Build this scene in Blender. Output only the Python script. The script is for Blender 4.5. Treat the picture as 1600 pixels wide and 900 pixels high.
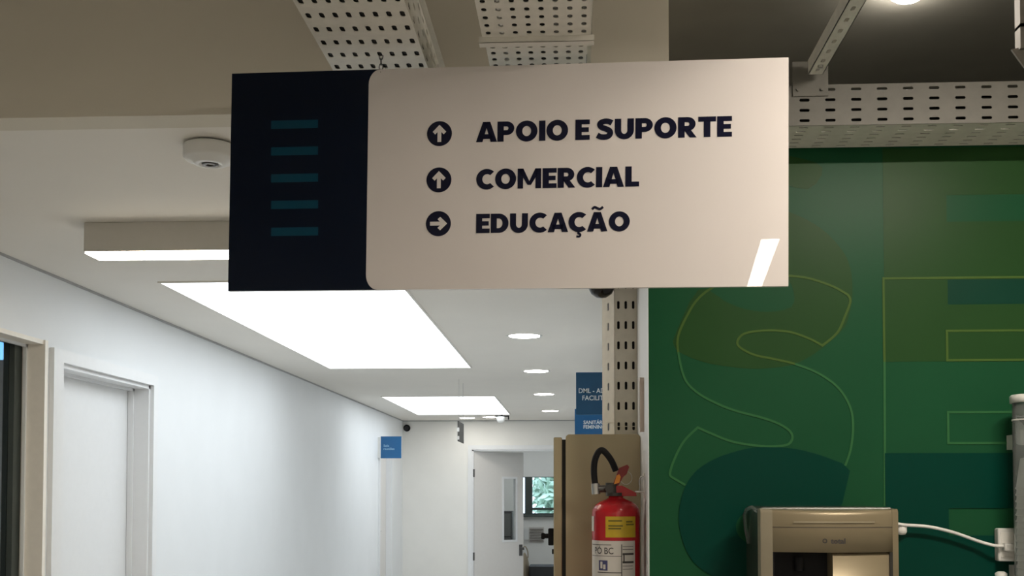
import bpy, bmesh, math, random
from mathutils import Vector, Matrix
random.seed(4)
for o in list(bpy.data.objects): bpy.data.objects.remove(o)
scn = bpy.context.scene
COL = scn.collection

# ------------------------------------------------------------------ camera
cam_d = bpy.data.cameras.new('camera')
cam = bpy.data.objects.new('camera', cam_d); COL.objects.link(cam)
cam.location = (0, 0, 1.5)
cam.rotation_euler = (math.radians(92.0), 0, math.radians(2.8))
cam_d.sensor_width = 36.0
cam_d.lens = 36.0 * 1700 / 1600
cam_d.shift_x = -0.0105
cam_d.shift_y = 0.1629
cam_d.clip_start = 0.05; cam_d.clip_end = 200
scn.camera = cam

# ------------------------------------------------------------------ world and exposure
w = bpy.data.worlds.new('sky'); scn.world = w; w.use_nodes = True
bg = w.node_tree.nodes['Background']
bg.inputs[0].default_value = (0.62, 0.80, 1.0, 1); bg.inputs[1].default_value = 3.0
vs = scn.view_settings
vs.view_transform = 'Standard'; vs.look = 'None'; vs.gamma = 1.0; vs.use_curve_mapping = False
vs.exposure = 0.35
PANEL_E = 2.75       # luminous corridor ceiling panels
DOWN_E = 20.0        # corridor downlights
LINE_E = 23.0        # linear fixtures behind the camera, some added as fill
SIGN_FILL_E = 155.0  # added unseen fixture before the mural wall, brightens the sign's right side
NEAR_LINE_E = 18.0   # linear fixture on the corridor ceiling
SLAB_LAMP_E = 110.0

# ------------------------------------------------------------------ materials
def lin(c): return tuple(((x/255)/12.92 if x/255 <= .04045 else ((x/255+.055)/1.055)**2.4) for x in c)
MATS = {}
def mat(name, rgb, rough=.6, metal=0, noise=.04, scale=30, bump=.0, spec=.5, coat=0, emit=None, estr=0, trans=0, alpha=1, ior=1.45, linear=False):
    m = bpy.data.materials.new(name); m.use_nodes = True
    nt = m.node_tree; b = nt.nodes['Principled BSDF']
    c = rgb if linear else lin(rgb)
    b.inputs['Base Color'].default_value = (*c, 1)
    b.inputs['Roughness'].default_value = rough; b.inputs['Metallic'].default_value = metal
    b.inputs['Specular IOR Level'].default_value = spec
    b.inputs['Coat Weight'].default_value = coat; b.inputs['Coat Roughness'].default_value = .03
    b.inputs['IOR'].default_value = ior; b.inputs['Transmission Weight'].default_value = trans; b.inputs['Alpha'].default_value = alpha
    if emit:
        b.inputs['Emission Color'].default_value = (*emit, 1); b.inputs['Emission Strength'].default_value = estr
    if noise or bump:
        tc = nt.nodes.new('ShaderNodeTexCoord'); nz = nt.nodes.new('ShaderNodeTexNoise')
        nz.inputs['Scale'].default_value = scale; nz.inputs['Detail'].default_value = 4
        nt.links.new(tc.outputs['Object'], nz.inputs['Vector'])
        if noise:
            r = nt.nodes.new('ShaderNodeValToRGB')
            r.color_ramp.elements[0].position = .3; r.color_ramp.elements[1].position = .7
            r.color_ramp.elements[0].color = (*[x*(1-noise) for x in c], 1)
            r.color_ramp.elements[1].color = (*[min(1, x*(1+noise)) for x in c], 1)
            nt.links.new(nz.outputs['Fac'], r.inputs['Fac']); nt.links.new(r.outputs['Color'], b.inputs['Base Color'])
        if bump:
            bp = nt.nodes.new('ShaderNodeBump'); bp.inputs['Strength'].default_value = bump; bp.inputs['Distance'].default_value = .002
            nt.links.new(nz.outputs['Fac'], bp.inputs['Height']); nt.links.new(bp.outputs['Normal'], b.inputs['Normal'])
    MATS[name] = m
    return m
def M(n): return MATS[n]
mat('wall_white', (.77, .79, .805), .55, noise=.015, scale=3, bump=.03, linear=True)
mat('wall_beige', (.83, .82, .785), .7, noise=.02, scale=3, bump=.05, linear=True)
mat('ceiling_white', (.80, .77, .715), .75, noise=.015, scale=2, linear=True)
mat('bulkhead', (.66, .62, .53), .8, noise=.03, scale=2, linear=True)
mat('slab', (.36, .335, .28), .75, noise=.06, scale=4, bump=.15, linear=True)
mat('floor', (.60, .585, .555), .35, noise=.05, scale=6, linear=True)
mat('gap_shade', (.40, .40, .40), .8, linear=True)
mat('cream', (.86, .82, .75), .5, noise=.02, linear=True)
mat('door_white', (.78, .79, .80), .4, noise=.01, linear=True)
mat('door_grey', (.72, .70, .675), .45, noise=.01, linear=True)
mat('alu_dark', (.075, .088, .08), .4, metal=.3, noise=.03, linear=True)
mat('glass_dark', (.75, .80, .82), .02, trans=1, noise=0, ior=1.45, linear=True)
mat('glass_blue', (.16, .34, .50), .05, trans=1, noise=0, ior=1.1, linear=True)
mat('glass', (.95, .97, .96), .02, trans=1, noise=0, ior=1.1, linear=True)
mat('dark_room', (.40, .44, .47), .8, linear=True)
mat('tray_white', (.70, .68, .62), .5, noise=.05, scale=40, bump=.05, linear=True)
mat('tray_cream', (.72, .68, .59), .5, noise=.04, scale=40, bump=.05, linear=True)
mat('tray_shaded', (.15, .147, .13), .5, noise=.05, scale=40, bump=.05, linear=True)  # darker copy of the white tray paint, shade put into the colour
mat('cable_black', (.008, .008, .008), .6, linear=True)
mat('cable_grey', (.20, .20, .19), .6, linear=True)
mat('chain', (.10, .10, .10), .4, metal=.8, linear=True)
mat('sign_white', (.70, .66, .65), .0, noise=.01, scale=5, linear=True)
mat('sign_edge', (.70, .66, .62), .4, linear=True)
mat('sign_navy', (.0045, .0085, .021), .12, spec=.2, noise=.02, linear=True)
mat('sign_teal', (.006, .052, .092), .14, spec=.2, noise=.03, linear=True)
mat('ink', (.008, .009, .026), .18, spec=.25, noise=.02, linear=True)
mat('green', (0.0110, 0.074, 0.031), .34, spec=.11, noise=.03, scale=5, bump=.02, linear=True)
mat('green_olive', (0.0200, 0.066, 0.0185), .34, spec=.11, noise=.03, scale=5, linear=True)
mat('green_deep', (0.006, 0.048, 0.030), .34, spec=.11, noise=.03, scale=5, linear=True)
mat('green_teal', (0.0012, 0.042, 0.0285), .34, spec=.11, noise=.03, scale=5, linear=True)
mat('line_green', (.034, .135, .050), .4, spec=.11, noise=.02, linear=True)
mat('line_olive', (.062, .120, .026), .4, spec=.11, noise=.02, linear=True)
mat('steel', (.55, .55, .54), .3, metal=1, linear=True)
mat('black', (.008, .008, .009), .6, spec=.2, linear=True)
mat('black_gloss', (.008, .008, .010), .12, linear=True)
mat('plastic_white', (.74, .74, .72), .4, noise=.01, linear=True)
mat('plastic_grey', (.09, .088, .085), .5, linear=True)
mat('lens_ring', (.05, .046, .042), .35, linear=True)
mat('fixture', (.62, .60, .55), .5, noise=.01, linear=True)
mat('blue_dark', (.012, .075, .16), .35, noise=.02, linear=True)
mat('blue', (.014, .105, .26), .35, noise=.02, linear=True)
mat('print_white', (.72, .78, .82), .5, linear=True)
mat('print_pale', (.25, .42, .58), .5, linear=True)
mat('cab', (.46, .39, .245), .45, noise=.03, scale=12, bump=.03, linear=True)
mat('cab_dark', (.02, .019, .015), .6, linear=True)
mat('red', (.44, .012, .018), .25, noise=.05, scale=20, linear=True)
mat('red_dark', (.22, .012, .012), .35, linear=True)
mat('yellow', (.52, .36, .02), .45, noise=.08, scale=40, linear=True)
mat('orange', (.85, .30, .03), .4, linear=True)
mat('paper', (.62, .59, .55), .5, noise=.03, linear=True)
mat('print_dark', (.045, .04, .04), .5, linear=True)
mat('print_blue', (.06, .06, .16), .5, linear=True)
mat('print_gold', (.12, .10, .01), .5, linear=True)
mat('gold', (.27, .225, .145), .40, metal=.35, noise=.02, scale=20, linear=True)
mat('gold_light', (.36, .32, .235), .38, metal=.35, noise=.02, linear=True)
mat('purifier_side', (.05, .058, .045), .25, noise=.03, linear=True)
mat('tube_clear', (.86, .90, .90), .05, trans=.92, noise=0, ior=1.08, linear=True)
mat('cup_white', (.60, .60, .57), .45, noise=.02, linear=True)
mat('fabric_black', (.02, .021, .022), .7, bump=.2, scale=200, linear=True)
mat('cloth_beige', (.50, .42, .31), .8, bump=.3, scale=60, linear=True)
mat('vent_grey', (.26, .235, .21), .6, linear=True)
mat('leaf', (.36, .47, .37), .6, noise=.3, scale=3, linear=True)
mat('bark', (.10, .075, .05), .9, linear=True)
mat('clip_pale', (.66, .55, .48), .5, linear=True)
def emat(n, c, s): mat(n, (.8, .8, .8), .5, noise=0, emit=c, estr=s, linear=True)
emat('panel_light', (.90, .96, 1.0), PANEL_E)
emat('down_light', (1.0, .96, .88), DOWN_E)
emat('line_light', (1.0, .89, .75), LINE_E)
emat('sign_fill_light', (1.0, .89, .75), SIGN_FILL_E)
emat('near_line_light', (1.0, .90, .74), NEAR_LINE_E)
emat('side_room_fill', (.85, .93, 1.0), 14)
emat('slab_light', (1.0, .95, .86), SLAB_LAMP_E)

# ------------------------------------------------------------------ helpers
class MB:
    def __init__(s): s.v = []; s.f = []; s.sm = []
    def add(s, vs, fs, smooth=False):
        n = len(s.v); s.v += [tuple(v) for v in vs]
        for f in fs: s.f.append(tuple(i+n for i in f)); s.sm.append(smooth)
        return s
    def box(s, x0, x1, y0, y1, z0, z1, b=0):
        if b:
            bm = bmesh.new(); bmesh.ops.create_cube(bm, size=1)
            for v in bm.verts:
                v.co = Vector(((x0+x1)/2+v.co.x*(x1-x0), (y0+y1)/2+v.co.y*(y1-y0), (z0+z1)/2+v.co.z*(z1-z0)))
            bmesh.ops.bevel(bm, geom=bm.edges[:], offset=b, segments=2, affect='EDGES', profile=.5)
            s.bm(bm); return s
        vs = [(x, y, z) for x in (x0, x1) for y in (y0, y1) for z in (z0, z1)]
        return s.add(vs, [(0,1,3,2),(4,6,7,5),(0,4,5,1),(2,3,7,6),(0,2,6,4),(1,5,7,3)])
    def bm(s, bm, smooth=False):
        bm.verts.index_update()
        s.add([v.co[:] for v in bm.verts], [[v.index for v in f.verts] for f in bm.faces], smooth); bm.free()
    def prism(s, pts, a, b, axis='Z', smooth=False):
        """polygon pts (2-D) swept between a and b along an axis"""
        def P(p, t):
            return {'Z': (p[0], p[1], t), 'Y': (p[0], t, p[1]), 'X': (t, p[0], p[1])}[axis]
        n = len(pts)
        vs = [P(p, a) for p in pts]+[P(p, b) for p in pts]
        s.add(vs, [tuple(range(n-1, -1, -1)), tuple(range(n, 2*n))])
        s.add(vs, [(i, (i+1) % n, n+(i+1) % n, n+i) for i in range(n)], smooth)
        return s
    def cyl(s, p, q, r, r2=None, n=20, caps=True, smooth=True):
        p, q = Vector(p), Vector(q); r2 = r if r2 is None else r2
        d = (q-p).normalized(); a = d.orthogonal().normalized(); c = d.cross(a)
        vs = []
        for k, (o, rr) in enumerate(((p, r), (q, r2))):
            for i in range(n):
                t = 2*math.pi*i/n; vs.append(o+(a*math.cos(t)+c*math.sin(t))*rr)
        s.add(vs, [(i, (i+1) % n, n+(i+1) % n, n+i) for i in range(n)], smooth)
        if caps: s.add(vs, [tuple(range(n-1, -1, -1)), tuple(range(n, 2*n))])
        return s
    def lathe(s, prof, cx, cy, n=28, a0=0, a1=2*math.pi, smooth=True):
        full = abs(a1-a0-2*math.pi) < 1e-6; m = n if full else n+1
        vs = [(cx+r*math.cos(a0+(a1-a0)*i/n), cy+r*math.sin(a0+(a1-a0)*i/n), z) for r, z in prof for i in range(m)]
        fs = []
        for k in range(len(prof)-1):
            for i in range(n):
                j = (i+1) % m; fs.append((k*m+i, k*m+j, (k+1)*m+j, (k+1)*m+i))
        return s.add(vs, fs, smooth)
    def tube(s, pts, r, n=10, smooth=True):
        pts = [Vector(p) for p in pts]; vs = []; up = None
        for k, p in enumerate(pts):
            d = (pts[min(k+1, len(pts)-1)]-pts[max(k-1, 0)]).normalized()
            if up is None: up = d.orthogonal().normalized()
            up = (up-d*up.dot(d)).normalized(); c = d.cross(up)
            for i in range(n):
                t = 2*math.pi*i/n; vs.append(p+(up*math.cos(t)+c*math.sin(t))*r)
        fs = [(k*n+i, k*n+(i+1) % n, (k+1)*n+(i+1) % n, (k+1)*n+i) for k in range(len(pts)-1) for i in range(n)]
        s.add(vs, fs, smooth); L = len(pts)-1
        s.add(vs, [tuple(range(n-1, -1, -1)), tuple(L*n+i for i in range(n))])
        return s
    def perf(s, O, U, V, nu, nv, pu, pv, su, sv, mu=0, mv=0, t=.0018, stag=0):
        """perforated sheet: origin O, axes U,V, nu x nv cells of size pu x pv, slot su x sv, plain margins mu, mv; thickness t along UxV"""
        O, U, V = Vector(O), Vector(U).normalized(), Vector(V).normalized(); Nn = U.cross(V)
        def P(a, b, c=0): return O+U*a+V*b+Nn*c
        W, H = nu*pu+2*mu, nv*pv+2*mv
        def rect(a0, a1, b0, b1):
            if a1-a0 < 1e-6 or b1-b0 < 1e-6: return
            s.add([P(a0,b0),P(a1,b0),P(a1,b1),P(a0,b1),P(a0,b0,t),P(a1,b0,t),P(a1,b1,t),P(a0,b1,t)],
                  [(3,2,1,0),(4,5,6,7),(0,1,5,4),(1,2,6,5),(2,3,7,6),(3,0,4,7)])
        rect(0, mu, 0, H); rect(W-mu, W, 0, H); rect(mu, W-mu, 0, mv); rect(mu, W-mu, H-mv, H)
        ch = min(su, sv)*.32
        for i in range(nu):
            for j in range(nv):
                a0 = mu+i*pu; b0 = mv+j*pv; a1 = a0+pu; b1 = b0+pv
                x0 = (a0+a1-su)/2; x1 = x0+su; y0 = (b0+b1-sv)/2; y1 = y0+sv
                cs = [(a0,b0),(a1,b0),(a1,b1),(a0,b1)]
                oc = [(x0+ch,y0),(x1-ch,y0),(x1,y0+ch),(x1,y1-ch),(x1-ch,y1),(x0+ch,y1),(x0,y1-ch),(x0,y0+ch)]
                vs = [P(*q) for q in cs+oc]+[P(*q, t) for q in cs+oc]
                fs = []
                for k in range(4):
                    k2 = (k+1) % 4; oa = 4+2*k; ob = oa+1; on = 4+(2*k+2) % 8
                    fs.append((k, oa, ob, k2)); fs.append((k2, ob, on))
                    fs.append((12+k2, 12+ob, 12+oa, 12+k)); fs.append((12+on, 12+ob, 12+k2))
                for k in range(8):
                    a, b2 = 4+k, 4+(k+1) % 8; fs.append((a, 12+a, 12+b2, b2))
                s.add(vs, fs)
        return s
    def build(s, name, m, parent=None, fix=True):
        me = bpy.data.meshes.new(name)
        off = Vector((0, 0, 0))
        if parent is not None: off = parent['_o'] if False else Vector(ORG[parent.name])
        me.from_pydata([tuple(Vector(v)-off) for v in s.v], [], s.f)
        me.polygons.foreach_set('use_smooth', s.sm)
        if fix:
            bm = bmesh.new(); bm.from_mesh(me); bmesh.ops.recalc_face_normals(bm, faces=bm.faces[:]); bm.to_mesh(me); bm.free()
        me.materials.append(M(m) if isinstance(m, str) else m)
        o = bpy.data.objects.new(name, me); COL.objects.link(o)
        if parent is not None: o.parent = parent
        ORG[o.name] = tuple(off)
        return o
ORG = {}
def tag(o, label=None, cat=None, group=None, kind=None):
    if label: o['label'] = label
    if cat: o['category'] = cat
    if group: o['group'] = group
    if kind: o['kind'] = kind
    return o
def thing(name, loc, label, cat, group=None):
    o = bpy.data.objects.new(name, None); COL.objects.link(o); o.location = loc; o.empty_display_size = .1
    ORG[o.name] = tuple(loc); return tag(o, label, cat, group)
def sthing(name, loc):
    o = bpy.data.objects.new(name, None); COL.objects.link(o); o.location = loc; o.empty_display_size = .1
    ORG[o.name] = tuple(loc); o['kind'] = 'structure'; return o
def struct(name, mb, m): return tag(mb.build(name, m), kind='structure')
def origin(o, loc):
    """move the origin of a one-mesh thing"""
    d = Vector(loc)
    o.data.transform(Matrix.Translation(-d)); o.location = d; ORG[o.name] = tuple(loc); return o
def dup(root, loc, label=None, group=None):
    r = root.copy(); COL.objects.link(r); r.location = loc
    if label: r['label'] = label
    if group: r['group'] = group
    for ch in root.children:
        c = ch.copy(); COL.objects.link(c); c.parent = r
        for g in ch.children:
            d = g.copy(); COL.objects.link(d); d.parent = c
    return r
def smooth_pts(pts, k=5, closed=False):
    out = []; n = len(pts)
    for i in range(n if closed else n-1):
        p = [Vector(pts[(i+j) % n] if closed else pts[min(max(i+j, 0), n-1)]) for j in (-1, 0, 1, 2)]
        for s in range(k):
            t = s/k
            out.append(.5*((2*p[1])+(p[2]-p[0])*t+(2*p[0]-5*p[1]+4*p[2]-p[3])*t*t+(-p[0]+3*p[1]-3*p[2]+p[3])*t**3))
    if not closed: out.append(Vector(pts[-1]))
    return out
def rrect(x0, x1, y0, y1, r, n=5):
    pts = []
    for cx, cy, a in ((x1-r, y1-r, 0), (x0+r, y1-r, 90), (x0+r, y0+r, 180), (x1-r, y0+r, 270)):
        for i in range(n+1):
            t = math.radians(a+90*i/n); pts.append((cx+r*math.cos(t), cy+r*math.sin(t)))
    return pts
def text_mesh(s, bold=.0, space=1.0):
    """flat lettering: polygons of a text outline in unit cap height, returned as (verts2d, faces)"""
    cu = bpy.data.curves.new('lettering', 'FONT'); cu.body = s; cu.offset = bold; cu.space_character = space
    cu.resolution_u = 4; cu.fill_mode = 'FRONT'
    ob = bpy.data.objects.new('lettering', cu); COL.objects.link(ob)
    dg = bpy.context.evaluated_depsgraph_get(); dg.update()
    me = bpy.data.meshes.new_from_object(ob.evaluated_get(dg))
    vs = [(v.co.x, v.co.y) for v in me.vertices]; fs = [tuple(p.vertices) for p in me.polygons]
    bpy.data.objects.remove(ob); bpy.data.curves.remove(cu); bpy.data.meshes.remove(me)
    return vs, fs
def put_text(mb, s, P, u0, u1, v0, v1, bold=0, ref=None, space=1.0):
    """fit the lettering between u0..u1; v0 is the baseline and v1 the cap line"""
    vs, fs = text_mesh(s, bold, space)
    rv, _ = text_mesh(ref or 'E', bold)
    cap0, cap1 = min(v[1] for v in rv), max(v[1] for v in rv)
    a, b = min(v[0] for v in vs), max(v[0] for v in vs)
    mb.add([P(u0+(x-a)/(b-a)*(u1-u0), v0+(y-cap0)/(cap1-cap0)*(v1-v0)) for x, y in vs], fs)

# ------------------------------------------------------------------ setting
XL, H, SL, YB = -2.42, 2.51, 3.1, 15.1     # left wall, corridor ceiling, slab, back wall
XR = .207                                  # right wall of the corridor
XE, Y0 = 3.6, -5.0
struct('floor', MB().box(-6, XE+.1, Y0-.1, 18.8, -.1, 0), 'floor')
struct('ceiling', MB().box(XL-.15, XR+.15, 2.93, YB+.12, H, H+.08), 'ceiling_white')
struct('ceiling_slab', MB().box(XL-.15, XE+.1, Y0-.1, 7.1, SL, SL+.15), 'slab')
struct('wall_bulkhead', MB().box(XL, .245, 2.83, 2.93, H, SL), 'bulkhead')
# left wall with the openings of window_1, door_1 and door_3
wl = MB()
W1 = (2.9, 4.823, 0.9, 2.194); D1 = (4.976, 6.068, 0, 2.11); D3 = (13.30, 14.15, 0, 2.08)
T = .15
def seg(y0, y1, z0, z1): wl.box(XL-T, XL, y0, y1, z0, z1)
seg(Y0-.1, W1[0], 0, SL); seg(W1[0], W1[1], 0, W1[2]); seg(W1[0], W1[1], W1[3], SL)
seg(W1[1], D1[0], 0, SL); seg(D1[0], D1[1], D1[3], SL); seg(D1[1], D3[0], 0, SL)
seg(D3[0], D3[1], D3[3], SL); seg(D3[1], YB+.12, 0, SL)
struct('wall_left', wl, 'wall_white')
# back wall with the opening of door_2
wb = MB(); B2 = (-1.442, -.20, 0, 2.10)
wb.box(XL, B2[0], YB, YB+.12, 0, H); wb.box(B2[0], B2[1], YB, YB+.12, B2[3], H); wb.box(B2[1], XR+.15, YB, YB+.12, 0, H)
struct('wall_back', wb, 'wall_beige')
struct('wall_right', MB().box(XR, XR+.1, 3.2, YB, 0, H), 'wall_white')
struct('wall_rear', MB().box(XL, XE, Y0-.1, Y0, 0, SL), 'wall_beige')
struct('wall_side', MB().box(XE, XE+.1, Y0-.1, 7.1, 0, SL), 'wall_beige')
struct('wall_far_dark', MB().box(XR+.1, XE, 7.0, 7.1, 0, SL), 'slab')
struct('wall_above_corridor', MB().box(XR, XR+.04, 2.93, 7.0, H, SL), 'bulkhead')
# thin solid grey strips, coloured as the shade in the wall-to-ceiling gaps
struct('trim_1', MB().box(XL, XL+.010, 2.95, YB-.012, H-.010, H), 'gap_shade')
struct('trim_2', MB().box(XL, XR, YB-.012, YB, H-.013, H), 'gap_shade')

# ---- mural wall
mur = sthing('wall_mural', (.9, 3.1, 0))
MB().box(XR, XE, 3.1, 3.2, 0, 2.62).build('partition', 'green', mur)
MB().box(XR-.0015, XR, 3.1, 3.2, 0, H).build('end_trim', 'wall_white', mur)
def paint(name, pts, m, lay, label=None):
    o = MB().prism(pts, 3.1-.0006*lay, 3.1-.0006*(lay-1)+.0002, 'Y').build(name, m, mur)
    if label: o['label'] = label
    return o
def ribbon(pts, wd, lay, m, name='letter_outline', closed=False):
    pts = [Vector(p) for p in pts]; n = len(pts); vs = []
    for i, p in enumerate(pts):
        a = pts[(i-1) % n] if (i or closed) else p; b = pts[(i+1) % n] if (i < n-1 or closed) else p
        d1 = (p-a).normalized() if (p-a).length > 1e-7 else (b-p).normalized()
        d2 = (b-p).normalized() if (b-p).length > 1e-7 else d1
        t = (d1+d2).normalized(); nr = Vector((-t.y, t.x)); k = wd/2/max(.45, nr.dot(Vector((-d1.y, d1.x))))
        vs += [p+nr*k, p-nr*k]
    y = 3.1-.0006*lay; y2 = 3.0995
    V3 = [(v.x, y, v.y) for v in vs]+[(v.x, y2, v.y) for v in vs]; N = len(vs)
    mb = MB(); fs = []
    for i in range(n if closed else n-1):
        a, b = 2*i, 2*((i+1) % n)
        fs += [(a, b, b+1, a+1), (N+a, N+a+1, N+b+1, N+b), (a, a+N, b+N, b), (a+1, b+1, b+1+N, a+1+N)]
    return mb.add(V3, fs).build(name, m, mur)
OLIVE_S = [(0.283, 1.95), (0.279, 1.919), (0.295, 1.9), (0.337, 1.88), (0.387, 1.865), (0.454, 1.855), (0.509, 1.851), (0.57, 1.855), (0.619, 1.864), (0.664, 1.887), (0.7, 1.912), (0.734, 1.941), (0.761, 1.973), (0.776, 2.021), (0.782, 2.068), (0.776, 2.137), (0.75, 2.192), (0.691, 2.253), (0.601, 2.3), (0.493, 2.329), (0.466, 2.357), (0.475, 2.385), (0.548, 2.393), (0.659, 2.362), (0.701, 2.424), (0.62, 2.456), (0.53, 2.467), (0.421, 2.45), (0.34, 2.396), (0.308, 2.322), (0.339, 2.239), (0.42, 2.183), (0.528, 2.145), (0.591, 2.117), (0.617, 2.071), (0.61, 2.026), (0.545, 2.013), (0.473, 2.023), (0.421, 2.046), (0.35, 2.079)]
TEAL_S = [(0.769, 1.562), (0.747, 1.583), (0.686, 1.606), (0.62, 1.623), (0.56, 1.628), (0.499, 1.627), (0.439, 1.613), (0.385, 1.592), (0.337, 1.559), (0.306, 1.511), (0.291, 1.45), (0.293, 1.396), (0.309, 1.342), (0.335, 1.301), (0.382, 1.267), (0.45, 1.239), (0.538, 1.212), (0.61, 1.19), (0.66, 1.16), (0.68, 1.12), (0.66, 1.09), (0.60, 1.07), (0.52, 1.08), (0.44, 1.10), (0.38, 1.13), (0.345, 1.15), (0.286, 1.01), (0.38, .95), (0.50, .92), (0.62, .92), (0.72, .96), (0.77, 1.04), (0.78, 1.14), (0.74, 1.24), (0.68, 1.30), (0.58, 1.34), (0.48, 1.36), (0.45, 1.40), (0.47, 1.44), (0.54, 1.455), (0.62, 1.44), (0.70, 1.40), (0.747, 1.471)]
paint('painted_letter', [tuple(p) for p in smooth_pts(OLIVE_S, 3, True)], 'green_olive', 1, 'olive painted lower bowl of a letter S')
ET = [(.870, 1.869), (1.42, 1.869), (1.42, 2.029), (1.046, 2.029), (1.046, 2.10), (1.36, 2.10), (1.36, 2.264), (1.046, 2.264), (1.046, 2.34), (1.42, 2.34), (1.42, 2.475), (.870, 2.475)]
paint('painted_letter', ET, 'green_olive', 1, 'olive painted letter E')
paint('painted_notch', [(1.046, 2.030), (1.42, 2.030), (1.42, 2.10), (1.046, 2.10)], 'green_deep', 1)
S_RIGHT = [(0.607, 2.115), (0.661, 2.107), (0.728, 2.083), (0.769, 2.059), (0.775, 2.041), (0.761, 2.001), (0.738, 1.952), (0.696, 1.916), (0.659, 1.936), (0.605, 1.955), (0.544, 1.96), (0.483, 1.953), (0.46, 1.934), (0.463, 1.914), (0.504, 1.891), (0.558, 1.879), (0.619, 1.864), (0.686, 1.836), (0.74, 1.795), (0.772, 1.74), (0.779, 1.685), (0.772, 1.624), (0.756, 1.576)]
S_LEFT = [(0.607, 2.115), (0.546, 2.118), (0.473, 2.111), (0.401, 2.09), (0.351, 2.055), (0.32, 2.01), (0.292, 1.948), (0.291, 1.9), (0.309, 1.824), (0.346, 1.783), (0.401, 1.752), (0.455, 1.731), (0.523, 1.713), (0.576, 1.693), (0.607, 1.669), (0.606, 1.644), (0.583, 1.633), (0.522, 1.632), (0.441, 1.645), (0.38, 1.669), (0.345, 1.685), (0.305, 1.645), (0.277, 1.591), (0.266, 1.553), (0.275, 1.542), (0.309, 1.522)]
def corner_smooth(pts, sharp):
    out = []; cuts = [0]+sharp+[len(pts)-1]
    for a, b in zip(cuts[:-1], cuts[1:]):
        q = smooth_pts(pts[a:b+1], 5); out += q if not out else q[1:]
    return out
sr = corner_smooth(S_RIGHT, [3, 7]); sl = corner_smooth(S_LEFT, [20, 24])
def split(pts, z):
    for i, p in enumerate(pts):
        if p[1] < z: return pts[:i+1], pts[i:]
a, b = split(sr, 1.866); ribbon(a, .0064, 3, 'line_olive'); ribbon(b, .0064, 3, 'line_green')
a, b = split(sl, 1.90); ribbon(a, .0064, 3, 'line_olive'); ribbon(b, .0064, 3, 'line_green')
ribbon([(1.42, 2.105), (.868, 2.105), (.868, 1.869)], .0064, 3, 'line_olive')
ribbon([(.868, 1.869), (.865, 1.463)], .0064, 3, 'line_green')
ribbon([(1.42, 1.955), (1.042, 1.955), (1.042, 1.872), (1.42, 1.872)], .0064, 3, 'line_olive')
ribbon([(1.42, 1.726), (1.042, 1.726), (1.042, 1.639), (1.42, 1.639)], .0064, 3, 'line_green')
paint('painted_letter', [tuple(p) for p in smooth_pts(TEAL_S[1:-1], 4)]+[TEAL_S[-1], TEAL_S[0]], 'green_teal', 5, 'dark teal painted letter S')
paint('painted_letter', [(.866, 1.0), (1.42, 1.0), (1.42, 1.17), (1.04, 1.17), (1.04, 1.22), (1.42, 1.22), (1.42, 1.381), (1.04, 1.381), (1.04, 1.457), (1.42, 1.457), (1.42, 1.611), (.866, 1.611)], 'green_teal', 5, 'dark teal painted letter E')

# ---- window_1 in the left wall: cream reveal, dark frame, dim room behind
w1 = sthing('window_1', (XL, 4.0, .9))
a, b, z0, z1 = W1
MB().box(-2.515, XL+.012, b-.010, b+.018, z0, z1).box(-2.515, XL+.004, a, b-.010, z1-.02, z1).box(-2.515, XL+.012, a-.02, a+.01, z0, z1+.02).box(-2.515, XL+.02, a, b, z0-.02, z0+.015).build('reveal', 'cream', w1)
MB().box(-2.505, -2.490, b-.022, b-.008, z0+.015, z1-.02).box(-2.505, -2.490, a, b-.008, z1-.032, z1-.02).build('frame_bead', 'wall_white', w1)
fr = MB()
fr.box(-2.57, -2.515, b-.075, b, z0, z1); fr.box(-2.57, -2.515, a, a+.07, z0, z1); fr.box(-2.57, -2.515, a, b, z0, z0+.06); fr.box(-2.57, -2.515, a, b, z1-.02, z1); fr.box(-2.57, -2.515, 3.83, 3.90, z0, z1)
fr.build('window_frame', 'alu_dark', w1)
MB().box(-2.545, -2.54, a+.07, 3.83, z0+.06, z1-.02).build('pane', 'glass_dark', w1)
MB().box(-2.545, -2.54, 3.90, b-.075, z0+.06, z1-.02).build('pane', 'glass_dark', w1)
dr = MB()
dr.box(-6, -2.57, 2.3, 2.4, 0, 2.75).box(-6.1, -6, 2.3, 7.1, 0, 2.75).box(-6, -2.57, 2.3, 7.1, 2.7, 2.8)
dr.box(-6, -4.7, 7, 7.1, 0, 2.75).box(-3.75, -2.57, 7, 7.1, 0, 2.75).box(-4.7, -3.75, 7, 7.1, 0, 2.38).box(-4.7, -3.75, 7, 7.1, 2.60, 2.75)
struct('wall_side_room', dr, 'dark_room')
MB().box(-4.7, -3.75, 7.04, 7.05, 2.38, 2.60).build('clerestory_pane', 'glass_blue', w1)  # added pane, tinted so a blue patch shows through the window
# ---- door_1: white door in a white casing
d1 = sthing('door_1', (XL, 5.5, 0))
y0, y1, _, zt = D1
ca = MB()
ca.box(XL, XL+.022, y0-.096, y0, 0, zt+.06).box(XL, XL+.022, y1, y1+.06, 0, zt+.06).box(XL, XL+.022, y0, y1, zt, zt+.06)
ca.build('casing', 'door_white', d1)
MB().box(XL-T, XL, y0-.004, y0+.02, 0, zt).box(XL-T, XL, y1-.02, y1+.004, 0, zt).box(XL-T, XL, y0, y1, zt-.02, zt+.004).build('jamb', 'door_white', d1)
MB().box(XL-.115, XL-.085, y1-.034, y1-.02, 0, zt-.02).box(XL-.115, XL-.085, y0+.02, y0+.034, 0, zt-.02).box(XL-.115, XL-.085, y0+.02, y1-.02, zt-.034, zt-.02).build('door_stop', 'door_white', d1)
lf = MB().box(XL-.155, XL-.117, y0+.022, y1-.024, .006, zt-.024, .002).build('door_leaf', 'door_white', d1)
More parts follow.
